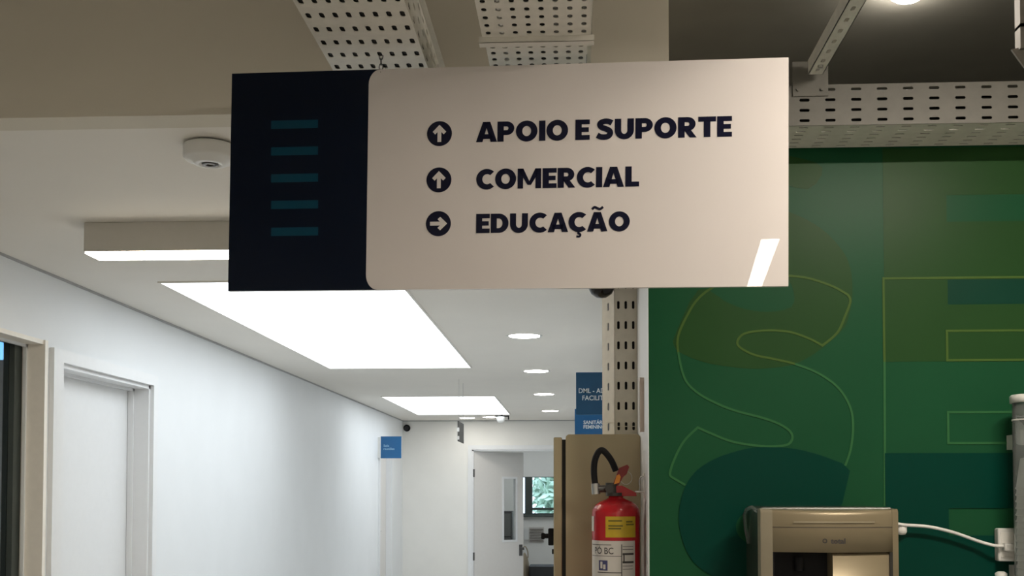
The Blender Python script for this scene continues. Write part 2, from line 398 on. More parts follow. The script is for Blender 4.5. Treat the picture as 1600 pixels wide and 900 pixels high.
MB().cyl((XL-.117, y0+.09, 1.02), (XL-.075, y0+.09, 1.02), .011).cyl((XL-.075, y0+.09, 1.02), (XL-.075, y0+.21, 1.02), .009).build('handle', 'steel', lf)
# ---- door_3 near the far end of the left wall
d3 = sthing('door_3', (XL, 13.7, 0))
y0, y1, _, zt = D3
MB().box(XL, XL+.018, y0-.06, y0, 0, zt+.06).box(XL, XL+.018, y1, y1+.06, 0, zt+.06).box(XL, XL+.018, y0, y1, zt, zt+.06).build('casing', 'door_white', d3)
MB().box(XL-T, XL, y0-.004, y0+.02, 0, zt).box(XL-T, XL, y1-.02, y1+.004, 0, zt).box(XL-T, XL, y0, y1, zt-.02, zt+.004).build('jamb', 'door_white', d3)
lf = MB().box(XL-.10, XL-.06, y0+.022, y1-.022, .006, zt-.022, .002).build('door_leaf', 'door_grey', d3)
MB().cyl((XL-.06, y0+.09, 1.02), (XL-.015, y0+.09, 1.02), .011).cyl((XL-.015, y0+.09, 1.02), (XL-.015, y0+.21, 1.02), .009).build('handle', 'steel', lf)
# ---- door_2 in the back wall, ajar into the far room
d2 = sthing('door_2', (-.82, YB, 0))
x0, x1, _, zt = B2
MB().box(x0-.06, x0, YB-.018, YB, 0, zt+.06).box(x1, x1+.06, YB-.018, YB, 0, zt+.06).box(x0, x1, YB-.018, YB, zt, zt+.06).build('casing', 'door_white', d2)
MB().box(x0-.004, x0+.02, YB, YB+.12, 0, zt).box(x1-.02, x1+.004, YB, YB+.12, 0, zt).box(x0, x1, YB, YB+.12, zt-.02, zt+.004).build('jamb', 'door_white', d2)
ang = math.radians(38); hx, hy = x0+.024, YB+.02; LW = .84
def LD(u, v, z): return (hx+u*math.cos(ang)-v*math.sin(ang), hy+u*math.sin(ang)+v*math.cos(ang), z)
def lbox(mb, u0, u1, v0, v1, z0, z1):
    vs = [LD(u, v, z) for u in (u0, u1) for v in (v0, v1) for z in (z0, z1)]
    return mb.add(vs, [(0,1,3,2),(4,6,7,5),(0,4,5,1),(2,3,7,6),(0,2,6,4),(1,5,7,3)])
va, vb, vz0, vz1 = .50, .70, .83, 1.70
lm = MB()
lbox(lm, 0, va, 0, .04, .006, zt-.024); lbox(lm, vb, LW, 0, .04, .006, zt-.024); lbox(lm, va, vb, 0, .04, .006, vz0); lbox(lm, va, vb, 0, .04, vz1, zt-.024)
leaf = lm.build('door_leaf', 'door_grey', d2)
vf = MB()
for q in ((va-.03, va, vz0-.03, vz1+.03), (vb, vb+.03, vz0-.03, vz1+.03), (va, vb, vz0-.03, vz0), (va, vb, vz1, vz1+.03)): lbox(vf, q[0], q[1], -.008, .048, q[2], q[3])
vf.build('vision_frame', 'door_white', leaf)
lbox(MB(), va, vb, .017, .023, vz0, vz1).build('vision_pane', 'glass', leaf)
hd = MB(); lbox(hd, LW-.075, LW-.025, -.012, 0, .60, .76); lbox(hd, LW-.065, LW-.035, -.06, -.012, .69, .72); lbox(hd, LW-.105, LW-.035, -.072, -.05, .685, .72); lbox(hd, LW, LW+.004, .005, .035, .58, .78)
lbox(hd, LW-.105, LW-.035, .08, .10, .685, .72); lbox(hd, LW-.065, LW-.035, .04, .08, .69, .72)
hd.build('handle', 'plastic_grey', leaf)
for hz in (.56, 1.72): MB().cyl((hx-.006, hy-.006, hz), (hx-.006, hy-.006, hz+.11), .016).build('hinge', 'plastic_grey', leaf)
# ---- room beyond the back door
RX0, RX1, RY, RH = -2.4, 1.6, 18.6, 2.6
wx0, wx1, wz0, wz1 = -.93, 1.0, 1.12, 1.775
rm = MB()
rm.box(RX0, wx0, RY, RY+.15, 0, RH).box(wx1, RX1, RY, RY+.15, 0, RH).box(wx0, wx1, RY, RY+.15, 0, wz0).box(wx0, wx1, RY, RY+.15, wz1, RH)
rm.box(RX0-.1, RX0, YB+.12, RY+.15, 0, RH).box(RX1, RX1+.1, YB+.12, RY+.15, 0, RH).box(XR+.15, RX1, YB, YB+.12, 0, RH)
struct('wall_far_room', rm, 'wall_beige')
struct('ceiling_far_room', MB().box(RX0-.1, RX1+.1, YB+.12, RY+.15, RH, RH+.08), 'ceiling_white')
w2 = sthing('window_2', (0, RY, wz0))
f2 = MB(); yy0, yy1 = RY+.03, RY+.09
f2.box(-.875, -.745, yy0-.03, yy1, wz0, wz1).box(.90, wx1, yy0, yy1, wz0, wz1).box(wx0, wx1, yy0, yy1, wz0, wz0+.03).box(-.745, .9, yy0, yy1, 1.205, 1.245).box(wx0, wx1, yy0, yy1, wz1-.012, wz1).box(.08, .12, yy0, yy1, wz0, wz1)
f2.build('window_frame', 'alu_dark', w2)
MB().box(-.745, .08, RY+.055, RY+.06, 1.245, wz1-.01).build('pane', 'glass', w2)
MB().box(.12, .90, RY+.055, RY+.06, 1.245, wz1-.01).build('pane', 'glass', w2)
MB().box(-.745, .08, RY+.055, RY+.06, wz0+.03, 1.205).build('pane', 'glass', w2)
MB().box(wx0, -.875, RY+.055, RY+.06, wz0, wz1).build('pane', 'glass', w2)
MB().box(wx0-.03, wx1+.03, RY-.06, RY+.03, wz0-.03, wz0, .004).build('window_sill', 'alu_dark', w2)

# ------------------------------------------------------------------ hanging direction sign
SO = Vector((-0.7697, 2.375, 1.9489)); SU = Vector((.99875, -.04912, -.00933)).normalized()
SN = Vector((-.04912, -.99879, 0)).normalized(); SV = SN.cross(SU); SV = SV if SV.z > 0 else -SV
SW, SH = 1.2213, .4908
sg = thing('hanging_sign', SO+SU*SW/2, 'large white and navy hanging direction sign reading APOIO E SUPORTE, COMERCIAL, EDUCAÇÃO', 'sign')
def SP(u, v, n=0): return SO+SU*u+SV*v+SN*n
def slab_uv(name, pts, n0, n1, m, parent=None):
    k = len(pts); vs = [SP(u, v, n0) for u, v in pts]+[SP(u, v, n1) for u, v in pts]
    mb = MB().add(vs, [tuple(range(k-1, -1, -1)), tuple(range(k, 2*k))]+[(i, (i+1) % k, k+(i+1) % k, k+i) for i in range(k)])
    return mb.build(name, m, parent or sg)
R4 = lambda a, b, c, d: [(a, b), (c, b), (c, d), (a, d)]
slab_uv('board', R4(-.004, 0, SW, SH), -.010, 0, 'sign_white')
r = .026; nx = .3089
nv = [(-.004, 0), (nx+r, 0)]
nv += [(nx+r-r*math.sin(t), r*1.3-r*1.3*math.cos(t)) for t in [math.pi/2*i/8 for i in range(1, 9)]]
nv += [(nx+r-r*math.cos(t), SH-r*1.3+r*1.3*math.sin(t)) for t in [math.pi/2*i/8 for i in range(0, 9)]]
nv += [(-.004, SH)]
navy = slab_uv('navy_field', nv, -.0002, .0006, 'sign_navy'); navy['label'] = 'navy printed field with five teal dashes'
for i, (u0, v0) in enumerate(((.0885, .3628), (.0895, .3028), (.0906, .2422), (.0916, .1825), (.0927, .1222))):
    slab_uv('teal_dash', R4(u0, v0, u0+.1071, v0+.0187), .0004, .0010, 'sign_teal', navy)
for v, rot in ((.3437, 0), (.2412, 0), (.1445, -90)):
    cu_ = .4690
    disc = slab_uv('arrow_disc', [(cu_+.0277*math.cos(t), v+.0277*math.sin(t)) for t in [2*math.pi*i/40 for i in range(40)]], -.0002, .0006, 'ink')
    ar = [(-.0042, -.0185), (.0042, -.0185), (.0042, .0035), (.0095, -.0018), (.0150, .0040), (0, .0195), (-.0150, .0040), (-.0095, -.0018), (-.0042, .0035)]
    c, s = math.cos(math.radians(rot)), math.sin(math.radians(rot))
    slab_uv('arrow', [(cu_+c*x-s*y, v+s*x+c*y) for x, y in ar], .0004, .0010, 'sign_white', disc)
# heavy sans capitals drawn as flat polygons, cap height 1
def g_strip(outer, inner): return [[outer[i], outer[i+1], inner[i+1], inner[i]] for i in range(len(outer)-1)]
def g_arc(cx, cy, rx, ry, a0, a1, n=18): return [(cx+rx*math.cos(math.radians(a0+(a1-a0)*i/n)), cy+ry*math.sin(math.radians(a0+(a1-a0)*i/n))) for i in range(n+1)]
def g_rect(a, b, c, d): return [(a, b), (c, b), (c, d), (a, d)]
def g_line(pts, wd, k=6):
    p = smooth_pts(pts, k); o, q = [], []
    for i in range(len(p)):
        d = (p[min(i+1, len(p)-1)]-p[max(i-1, 0)]).normalized(); n = Vector((-d.y, d.x))*wd/2
        o.append(tuple(p[i]+n)); q.append(tuple(p[i]-n))
    return g_strip(o, q)
def glyph(c):
    if c == 'A': return [[(-.01, 0), (.31, 0), (.60, 1), (.33, 1)], [(1.03, 0), (.69, 1), (.42, 1), (.71, 0)], [(.20, .15), (.82, .15), (.75, .39), (.27, .39)]], 1.02
    if c == 'Ã': return glyph('A')[0]+g_line([(.24, 1.14), (.36, 1.25), (.50, 1.20), (.64, 1.15), (.80, 1.26)], .13), 1.02
    if c in 'PR':
        ps = [g_rect(0, 0, .31, 1)]+g_strip([(.2, 1), (.45, 1)]+g_arc(.45, .66, .38, .34, 90, -90)+[(.2, .32)], [(.31, .75), (.46, .75)]+g_arc(.46, .66, .075, .09, 90, -90)+[(.31, .57)])
        if c == 'R': ps.append([(.28, .36), (.58, .40), (.88, 0), (.55, 0)])
        return ps, (.83 if c == 'P' else .88)
    if c == 'O': return g_strip(g_arc(.53, .5, .53, .52, 0, 360, 40), g_arc(.53, .5, .215, .25, 0, 360, 40)), 1.06
    if c == 'I': return [g_rect(0, 0, .31, 1)], .28
    if c == 'E': return [g_rect(0, 0, .31, 1), g_rect(.3, 0, .70, .235), g_rect(.3, .385, .65, .615), g_rect(.3, .765, .70, 1)], .68
    if c == 'L': return [g_rect(0, 0, .31, 1), g_rect(.3, 0, .68, .245)], .66
    if c == 'T': return [g_rect(0, .755, .84, 1), g_rect(.265, 0, .575, .8)], .82
    if c == 'U': return [g_rect(0, .42, .31, 1), g_rect(.61, .42, .92, 1)]+g_strip(g_arc(.46, .43, .46, .45, 180, 360), g_arc(.46, .43, .15, .18, 180, 360)), .92
    if c == 'D': return [g_rect(0, 0, .31, 1)]+g_strip([(.2, 1), (.42, 1)]+g_arc(.42, .5, .50, .5, 90, -90)+[(.2, 0)], [(.31, .75), (.40, .75)]+g_arc(.40, .5, .205, .25, 90, -90)+[(.31, .25)]), .92
    if c == 'M': return [g_rect(0, 0, .28, 1), g_rect(.90, 0, 1.18, 1), [(0, 1), (.29, 1), (.68, .18), (.50, .18)], [(1.18, 1), (.68, .18), (.50, .18), (.89, 1)]], 1.18
    if c in 'CÇ':
        ps = g_strip(g_arc(.53, .5, .53, .52, 46, 314, 30), g_arc(.55, .5, .24, .255, 50, 310, 30))
        if c == 'Ç': ps += g_line([(.54, .02), (.50, -.08), (.60, -.13), (.57, -.24), (.40, -.24)], .11)
        return ps, .88
    if c == 'S': return g_line([(.74, .80), (.58, .875), (.38, .885), (.20, .82), (.165, .70), (.26, .585), (.44, .52), (.62, .42), (.655, .28), (.56, .155), (.38, .115), (.19, .135), (.03, .215)], .275), .80
    return [], .20
def letters(s, u0, u1, v0, v1):
    polys, x = [], 0
    for i, c in enumerate(s):
        ps, wd = glyph(c)
        polys += [[(p[0]+x, p[1]) for p in q] for q in ps]; x += wd+.075
        if c == 'A' and i+1 < len(s) and s[i+1] in 'PÇ': x -= .05
    k = (u1-u0)/(x-.075); mb = MB()
    for q in polys: mb.add([SP(u0+p[0]*k, v0+p[1]*(v1-v0), .0006) for p in q], [tuple(range(len(q)))])
    return mb.build('lettering', 'ink', sg, fix=False)
letters('APOIO E SUPORTE', .5505, 1.1016, .3227, .3672)
letters('COMERCIAL', .5516, .9048, .2187, .2625)
letters('EDUCAÇÃO', .5526, .8862, .1222, .1645)
ch = MB()
cxp = SP(.335, SH, -.005)
for k in range(4):
    z = cxp.z-.006+k*.0125
    pts = [(cxp.x+(.0042*math.cos(t) if k % 2 else 0), cxp.y+(0 if k % 2 else .0042*math.cos(t)), z+.0085*math.sin(t)) for t in [2*math.pi*i/14 for i in range(15)]]
    ch.tube(pts, .0011, 6)
ch.build('chain', 'chain', sg)
c2 = SP(.79, SH, -.012)
MB().tube([(c2.x, c2.y, c2.z-.05), (c2.x, c2.y, c2.z+.01), (c2.x, c2.y+.01, 2.478)], .0006, 6).build('wire', 'chain', sg)

# ------------------------------------------------------------------ cable trays
def tray_long(name, x0, y0, y1, z, ncol, pu, py, su, sv, side, label, m='tray_white', mu=.0):
    W = ncol*pu+2*mu; n = int(round((y1-y0)/py)); L = n*py; y1 = y0+L
    t = thing(name, (x0+W/2, (y0+y1)/2, z), label, 'cable tray')
    MB().perf((x0, y0, z), (1, 0, 0), (0, 1, 0), ncol, n, pu, py, su, sv, mu, 0).build('bottom_plate', m, t, fix=False)
    nr = int(side//.029)
    for sx in (x0, x0+W-.0018):
        MB().perf((sx, y0, z), (0, 1, 0), (0, 0, 1), n if py > .05 else n//2, nr, py if py > .05 else py*2, side/nr, .027, .009).build('side_plate', m, t, fix=False)
        MB().box(sx-.012 if sx == x0 else sx-.002, sx+.004 if sx == x0 else sx+.014, y0, y1, z+side, z+side+.0018).build('flange', m, t)
    return t, W, y1
TZ = 2.47
ta, Wa, ya = tray_long('cable_tray', -.556, -1.2, 2.83, TZ, 8, .0275, .0665, .0105, .026, .09, 'white perforated cable tray running overhead above the navy end of the hanging sign')
# two-section tray: the far section sits lower, with a lip
tb, Wb, yb = tray_long('cable_tray', -.198, -1.2, 2.285, TZ, 8, .0288, .037, .0105, .0165, .09, 'white perforated cable tray section ending in a seam over the middle of the sign')
tc, Wc, yc = tray_long('cable_tray', -.192, 2.285, 2.83, TZ-.012, 8, .0272, .034, .0105, .0165, .09, 'lower white perforated cable tray section with a lip, just above the sign lettering')
MB().box(-.205, .040, 2.278, 2.286, TZ-.013, TZ+.001).box(-.205, .040, 2.278, 2.30, TZ-.0135, TZ-.0117).build('lip', 'tray_white', tc)
# cables lying in the trays; black ones added so the slots look dark
def cable(pts, r, m, label, grp): return tag(MB().tube(pts, r, 8).build('cable', m), label, 'cable', grp)
i = 0
for k in range(8):
    x = -.556+.0275*(k+.5)
    blk = k not in (4,)
    cable([(x, -1.2, TZ+.0162), (x+random.uniform(-.0002, .0002), .6, TZ+.0162), (x, 1.9, TZ+.0162), (x+random.uniform(-.0002, .0002), 2.82, TZ+.0162)], .0130, 'cable_black' if blk else 'cable_black', 'thick black cable added to darken the slots of the tray above the navy end of the sign', 'cables in the left tray')
for k in range(8):
    x = -.198+.0288*(k+.5); x2 = -.192+.0272*(k+.5)
    m_ = 'cable_grey' if k in (5, 6, 7) else ('plastic_white' if k == 1 else 'cable_black')
    lab = {'cable_grey': 'grey cable in the right part of the seamed overhead tray', 'plastic_white': 'white cable among black ones in the seamed overhead tray', 'cable_black': 'black cable added to darken the slots in the left part of the seamed overhead tray'}[m_]
    cable([(x, -1.2, TZ+.0165), (x, 1.0, TZ+.0165), (x, 2.27, TZ+.0165), (x2, 2.32, TZ+.0165), (x2, 2.82, TZ+.0165)], .0135, m_, lab, 'cables in the seamed tray')
# tray along the top of the mural wall
tr = thing('cable_tray', (1.6, 2.99, 2.477), 'white slotted cable tray running along the top of the green mural wall', 'cable tray')
nL = int((XE-.44)/.068)
MB().perf((.44, 2.9, 2.477), (1, 0, 0), (0, 0, 1), nL, 4, .068, .0275, .027, .0078).build('front_plate', 'tray_shaded', tr, fix=False)
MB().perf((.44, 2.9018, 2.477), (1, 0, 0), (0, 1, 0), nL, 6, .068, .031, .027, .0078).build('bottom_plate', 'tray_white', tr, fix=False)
MB().perf((.44, 3.087, 2.477), (1, 0, 0), (0, 0, 1), nL, 4, .068, .0275, .027, .0078).build('back_plate', 'tray_shaded', tr, fix=False)
for k, (yy, zz) in enumerate(((2.925, 2.497), (2.95, 2.495), (2.98, 2.499), (3.01, 2.496), (3.04, 2.497), (3.065, 2.496), (2.93, 2.522), (2.96, 2.52), (2.925, 2.545), (2.925, 2.568))):
    cable([(.42, yy, zz), (1.2, yy+.004, zz), (2.2, yy-.003, zz), (3.55, yy, zz)], .0125, 'cable_black', 'black cable added to darken the slots of the tray above the mural wall', 'cables in the mural tray')
# bracket plate and perforated strut that hold it
bp = thing('tray_bracket', (.625, 2.89, 2.57), 'white bracket plate bolted to the mural tray below the slanting strut', 'bracket')
MB().box(.578, .672, 2.893, 2.899, 2.555, 2.648, .001).build('plate', 'tray_shaded', bp)
for bx_, bz_ in ((.592, 2.572), (.655, 2.572)): MB().cyl((bx_, 2.887, bz_), (bx_, 2.893, bz_), .005, n=10).build('bolt', 'tray_shaded', bp)
st = thing('perforated_strut', (.63, 1.5, 2.6), 'white perforated strut channel running overhead from the mural tray bracket', 'strut')
MB().perf((.612, .82, 2.600), (1, 0, 0), (0, 1, 0), 1, 34, .032, .060, .010, .022, .003, 0).build('bottom_plate', 'tray_white', st, fix=False)
for sx in (.612, .6482): MB().box(sx, sx+.0018, .82, 2.86, 2.6, 2.638).build('side_plate', 'tray_white', st)
MB().cyl((.631, 2.80, 2.594), (.631, 2.80, 2.60), .007, n=8).build('bolt', 'steel', st)
for hy_ in (.95, 1.6): MB().cyl((.631, hy_, 2.61), (.631, hy_, SL), .004, n=8).build('hanger_rod', 'steel', st)
hb = thing('hanger_bracket', (1.36, 3.3, 2.9), 'pale steel hanger bracket near the slab at the right edge', 'bracket')
MB().box(1.331, 1.345, 3.28, 3.32, 2.83, SL).build('upright', 'vent_grey', hb)
MB().prism([(1.311, 2.833), (1.345, 2.84), (1.46, 2.84), (1.46, 2.70), (1.40, 2.70)], 3.295, 3.303, 'Y').build('gusset', 'vent_grey', hb)
MB().box(1.331, 1.46, 3.28, 3.32, 2.895, 2.905).build('arm', 'vent_grey', hb)
# vertical tray on the electrical cabinet
tv = thing('cable_tray', (.16, 3.7, 1.69), 'cream vertical slotted cable tray rising from the top of the grey cabinet', 'cable tray')
nvv = 12; pv_ = (H-1.69)/nvv
MB().perf((.1315, 3.67, 1.69), (1, 0, 0), (0, 0, 1), 3, nvv, .0250, pv_, .0085, .027).build('front_plate', 'tray_cream', tv, fix=False)
dl = Vector((.1315-.0925, 3.67-3.74, 0)); ll = dl.length
MB().perf((.0925, 3.74, 1.69), dl, (0, 0, 1), 1, nvv, ll, pv_, .012, .027).build('side_plate', 'tray_cream', tv, fix=False)
MB().box(.1325, .2065, 3.6635, 3.67, 1.722, 1.7245).box(.0995, .128, 3.672, 3.674, 1.735, 1.7365).build('joint_strip', 'tray_cream', tv)
for k in range(3):
    cable([(.147+.025*k, 3.70, 1.69), (.147+.025*k, 3.70, 2.1), (.147+.025*k, 3.70, H-.002)], .011, 'cable_black', 'black cable rising inside the vertical tray above the cabinet', 'cables in the vertical tray')
cable([(.122, 3.735, 1.69), (.122, 3.735, 2.1), (.122, 3.735, H-.002)], .012, 'cable_grey', 'grey cable behind the angled side of the vertical tray', 'cables in the vertical tray')
cable([(.150, 3.73, 1.69), (.150, 3.73, 2.1), (.150, 3.73, H-.002)], .012, 'cable_black', 'black cable rising inside the vertical tray above the cabinet', 'cables in the vertical tray')

# ------------------------------------------------------------------ lights that are things
pl = thing('light_panel', (-1.415, 6.87, H), 'large luminous white ceiling panel, the nearer of the two in the corridor', 'light panel', 'corridor light panels')
MB().box(-1.985, -.845, 5.09, 8.68, H-.006, H-.001).build('diffuser', 'panel_light', pl)
MB().box(-1.997, -1.985, 5.078, 8.692, H-.007, H).box(-.845, -.833, 5.078, 8.692, H-.007, H).box(-1.985, -.845, 5.078, 5.09, H-.007, H).box(-1.985, -.845, 8.68, 8.692, H-.007, H).build('frame', 'ceiling_white', pl)
pl = thing('light_panel', (-1.43, 12.6, H), 'luminous white ceiling panel farther down the corridor, near the back wall', 'light panel', 'corridor light panels')
MB().box(-2.03, -.85, 11.29, 13.89, H-.006, H-.001).build('diffuser', 'panel_light', pl)
MB().box(-2.042, -2.03, 11.278, 13.902, H-.007, H).box(-.85, -.838, 11.278, 13.902, H-.007, H).box(-2.03, -.85, 11.278, 11.29, H-.007, H).box(-2.03, -.85, 13.89, 13.902, H-.007, H).build('frame', 'ceiling_white', pl)
pl = thing('light_panel', (-.6, 17.2, RH), 'added square luminous ceiling panel brightening the far room behind the open door', 'light panel')  # added panel that brightens the far room in place of daylight
MB().box(-1.2, 0, 16.6, 17.8, RH-.006, RH-.001).build('diffuser', 'panel_light', pl)
MB().box(-1.212, -1.2, 16.588, 17.812, RH-.007, RH).box(0, .012, 16.588, 17.812, RH-.007, RH).box(-1.2, 0, 16.588, 16.6, RH-.007, RH).box(-1.2, 0, 17.8, 17.812, RH-.007, RH).build('frame', 'ceiling_white', pl)
dn = thing('downlight', (-.33, 6.97, H), 'round recessed downlight nearest the hanging sign, largest of the row', 'downlight', 'corridor downlights')
MB().lathe([(.100, H-.001), (.112, H-.004), (.116, H), (.10, H)], -.33, 6.97, 32).build('rim', 'plastic_white', dn)
MB().lathe([(0, H-.0025), (.100, H-.002), (.100, H), (0, H)], -.33, 6.97, 32).build('diffuser', 'down_light', dn)
for x, y, lb in ((-.328, 9.0, 'round recessed downlight, second in the row from the hanging sign'), (-.326, 11.12, 'round recessed downlight, third in the row from the hanging sign'), (-.314, 13.4, 'round recessed downlight, fourth and smallest of the row'), (-1.465, 14.6, 'round recessed downlight behind the far light panel, left of the pair'), (-1.142, 14.45, 'round recessed downlight behind the far light panel, right of the pair')):
    dup(dn, (x, y, H), lb)
def linear(loc, L, W_, Hh, along, m, label, body='fixture', grp=None):
    t = thing('linear_light', loc, label, 'light fixture', grp); x, y, z = loc
    dx, dy = (L/2, W_/2) if along == 'X' else (W_/2, L/2)
    MB().box(x-dx, x+dx, y-dy, y+dy, z+.006, z+Hh, .003).build('housing', body, t)
    MB().box(x-dx+.004, x+dx-.004, y-dy+.004, y+dy-.004, z, z+.010).build('diffuser', m, t)
    return t
linear((-1.235, 4.015, H-.116), 1.2, .135, .116, 'X', 'near_line_light', 'boxy linear light on the corridor ceiling beside the navy end of the sign')
def pend(loc, L, label, m='line_light', along='Y'):
    t = linear(loc, L, .098, .07, along, m, label, grp='pendant linear lights')
    x, y, z = loc
    for s in (-1, 1):
        wx, wy = (x+s*L*.35, y) if along == 'X' else (x, y+s*L*.35)
        MB().cyl((wx, wy, z+.068), (wx, wy, SL), .0015, n=6).build('wire', 'steel', t)
linear((-4.0, 4.6, 2.58), 1.2, .2, .10, 'X', 'side_room_fill', 'added linear fill light on the ceiling of the room behind the dark window')  # added fill light so the room behind the glass is not black
pend((.675, -2.30, 2.80), 2.56, 'long pendant linear light over the front room, the one mirrored in the sign')
pend((1.12, 1.80, 2.70), .60, 'added short pendant fill light, unseen, crosswise in front of the mural wall to brighten the sign', 'sign_fill_light', 'X')
pend((1.08, -.55, 2.80), .95, 'short pendant linear light over the middle of the front room')
pend((-1.4, -3.7, 2.80), 1.9, 'added pendant fill light, unseen, at the left rear of the front room')  # added rear pair, out of view, for ambient fill
pend((2.2, -3.7, 2.80), 1.9, 'added pendant fill light, unseen, at the right rear of the front room')
sl_ = thing('slab_lamp', (1.055, 3.455, SL), 'round glowing lamp on the dark concrete slab above the mural wall', 'lamp')
MB().lathe([(.062, SL), (.062, SL-.012), (.058, SL-.014), (.056, SL)], 1.055, 3.455, 32).build('rim', 'plastic_white', sl_)
MB().lathe([(.056, SL-.008), (.052, SL-.024), (.038, SL-.034), (.018, SL-.039), (0, SL-.040)], 1.055, 3.455, 32).build('bulb', 'slab_light', sl_)

# ------------------------------------------------------------------ ceiling and wall devices
sx, sy = -1.058, 3.075
sd = thing('smoke_detector', (sx, sy, H), 'white round smoke detector on the ceiling left of the sign', 'smoke detector')
MB().lathe([(0, H), (.060, H), (.060, H-.006), (0, H-.006)], sx, sy, 40).build('base', 'plastic_grey', sd)
MB().lathe([(0, H-.006), (.074, H-.006), (.076, H-.010), (.076, H-.040), (.070, H-.047), (.052, H-.050), (.046, H-.058), (.030, H-.060), (.028, H-.056), (0, H-.056)], sx, sy, 40).build('housing', 'plastic_white', sd)
MB().lathe([(.009, H-.0565), (.024, H-.0565), (.024, H-.0605), (.009, H-.0605), (.009, H-.0565)], sx, sy, 30).build('sensor_ring', 'lens_ring', sd)
rs = thing('wall_speaker', (-2.359, YB, 2.404), 'small round black device on the back wall in the far left corner', 'speaker')
MB().cyl((-2.359, YB-.03, 2.404), (-2.359, YB, 2.404), .048, n=24).build('body', 'black', rs)
MB().cyl((-2.359, YB-.034, 2.404), (-2.359, YB-.03, 2.404), .030, n=20).build('grille', 'black_gloss', rs)
dc = thing('dome_camera', (.0866, 3.66, 2.20), 'black dome camera peeking out under the sign beside the vertical tray', 'camera')
MB().lathe([(0, 2.152), (.018, 2.155), (.034, 2.166), (.044, 2.184), (.048, 2.205), (.048, 2.235), (0, 2.235)], .0866, 3.635, 28).build('dome', 'black_gloss', dc)
MB().box(.070, .090, 3.635, 3.735, 2.235, 2.25).build('bracket', 'black', dc)
hp = thing('hanging_plaque', (-1.03, 9.75, 2.05), 'narrow hanging plaque seen edge-on on two wires in mid corridor', 'sign')
MB().box(-1.044, -1.034, 9.55, 10.0, 1.955, 2.135, .002).build('board', 'plastic_grey', hp)
for za, zb in ((2.04, 2.075), (1.97, 2.0)): MB().box(-1.048, -1.028, 9.548, 9.56, za, zb).build('edge_cap', 'steel', hp)
for yy in (9.60, 9.95): MB().cyl((-1.038, yy, 2.13), (-1.038, yy, H), .0022, n=6).build('wire', 'steel', hp)
cb = thing('ceiling_camera', (-.95, 13.9, H), 'small white dome camera on a dark bracket by the far light panel corner', 'camera')
MB().box(-1.04, -.862, 13.92, 13.95, 2.478, 2.492).box(-.872, -.858, 13.92, 13.95, 2.440, 2.492).box(-.96, -.94, 13.92, 13.95, 2.492, H).build('bracket', 'black', cb)
MB().lathe([(0, 2.395), (.03, 2.402), (.05, 2.425), (.054, 2.45), (.054, 2.478), (0, 2.478)], -.965, 13.935, 24).build('dome', 'plastic_white', cb)
# blue projecting signs
b1 = thing('blue_sign', (-2.26, 13.2, 2.05), 'small square blue projecting sign on the left wall near the corridor end', 'sign')
MB().box(-2.386, -2.132, 13.195, 13.207, 1.922, 2.189, .001).build('board', 'blue', b1)
MB().box(XL, -2.384, 13.19, 13.212, 1.93, 2.18).build('wall_bracket', 'plastic_white', b1)
def flat(mb, x0, x1, z0, z1, y): mb.add([(x0, y, z0), (x1, y, z0), (x1, y, z1), (x0, y, z1)], [(0, 1, 2, 3)])
def flat_text(s, x0, x1, z0, z1, y, m, parent, bold=0, ref='E'):
    mb = MB(); put_text(mb, s, lambda u, v: (u, y, v), x0, x1, z0, z1, bold, ref); return mb.build('lettering', m, parent, fix=False)
flat_text('Sala', -2.350, -2.280, 2.062, 2.090, 13.1940, 'print_pale', b1, .02, 'S')
flat_text('reuniões', -2.350, -2.215, 2.024, 2.052, 13.1940, 'print_pale', b1, .02, 'h')
b2 = thing('blue_sign', (.10, 6.0, 2.04), 'tall dark blue projecting sign reading DML beside the vertical cable tray', 'sign')
MB().box(.001, XR-.012, 5.996, 6.008, 1.93, 2.1645, .001).build('board', 'blue_dark', b2)
MB().box(XR-.012, XR, 5.99, 6.014, 1.94, 2.15).build('wall_bracket', 'plastic_white', b2)
flat_text('DML - ADM', .016, .186, 2.050, 2.076, 5.9950, 'print_white', b2, .01)
flat_text('FACILITIES', .036, .192, 2.010, 2.036, 5.9950, 'print_white', b2, .01)
b3 = thing('blue_sign', (.10, 6.6, 1.93), 'lighter blue projecting sign just below and behind the dark blue DML sign', 'sign')
MB().box(-.007, XR-.012, 6.596, 6.608, 1.80, 2.009, .001).build('board', 'blue', b3)
MB().box(XR-.012, XR, 6.59, 6.614, 1.81, 2.0).build('wall_bracket', 'plastic_white', b3)
flat_text('SANITÁRIO', .046, .19, 1.916, 1.938, 6.5950, 'print_white', b3, .02)
flat_text('FEMININO', .046, .18, 1.888, 1.910, 6.5950, 'print_white', b3, .02)
cl = thing('cable_cover', (XR, 3.323, 1.69), 'pale rounded cable cover on the white wall end above the extinguisher', 'cover')
MB().prism(rrect(3.311, 3.337, 1.685, 1.852, .012), XR-.012, XR, 'X').build('body', 'clip_pale', cl)
MB().box(XR-.014, XR-.012, 3.320, 3.328, 1.70, 1.84).build('rib', 'plastic_white', cl)

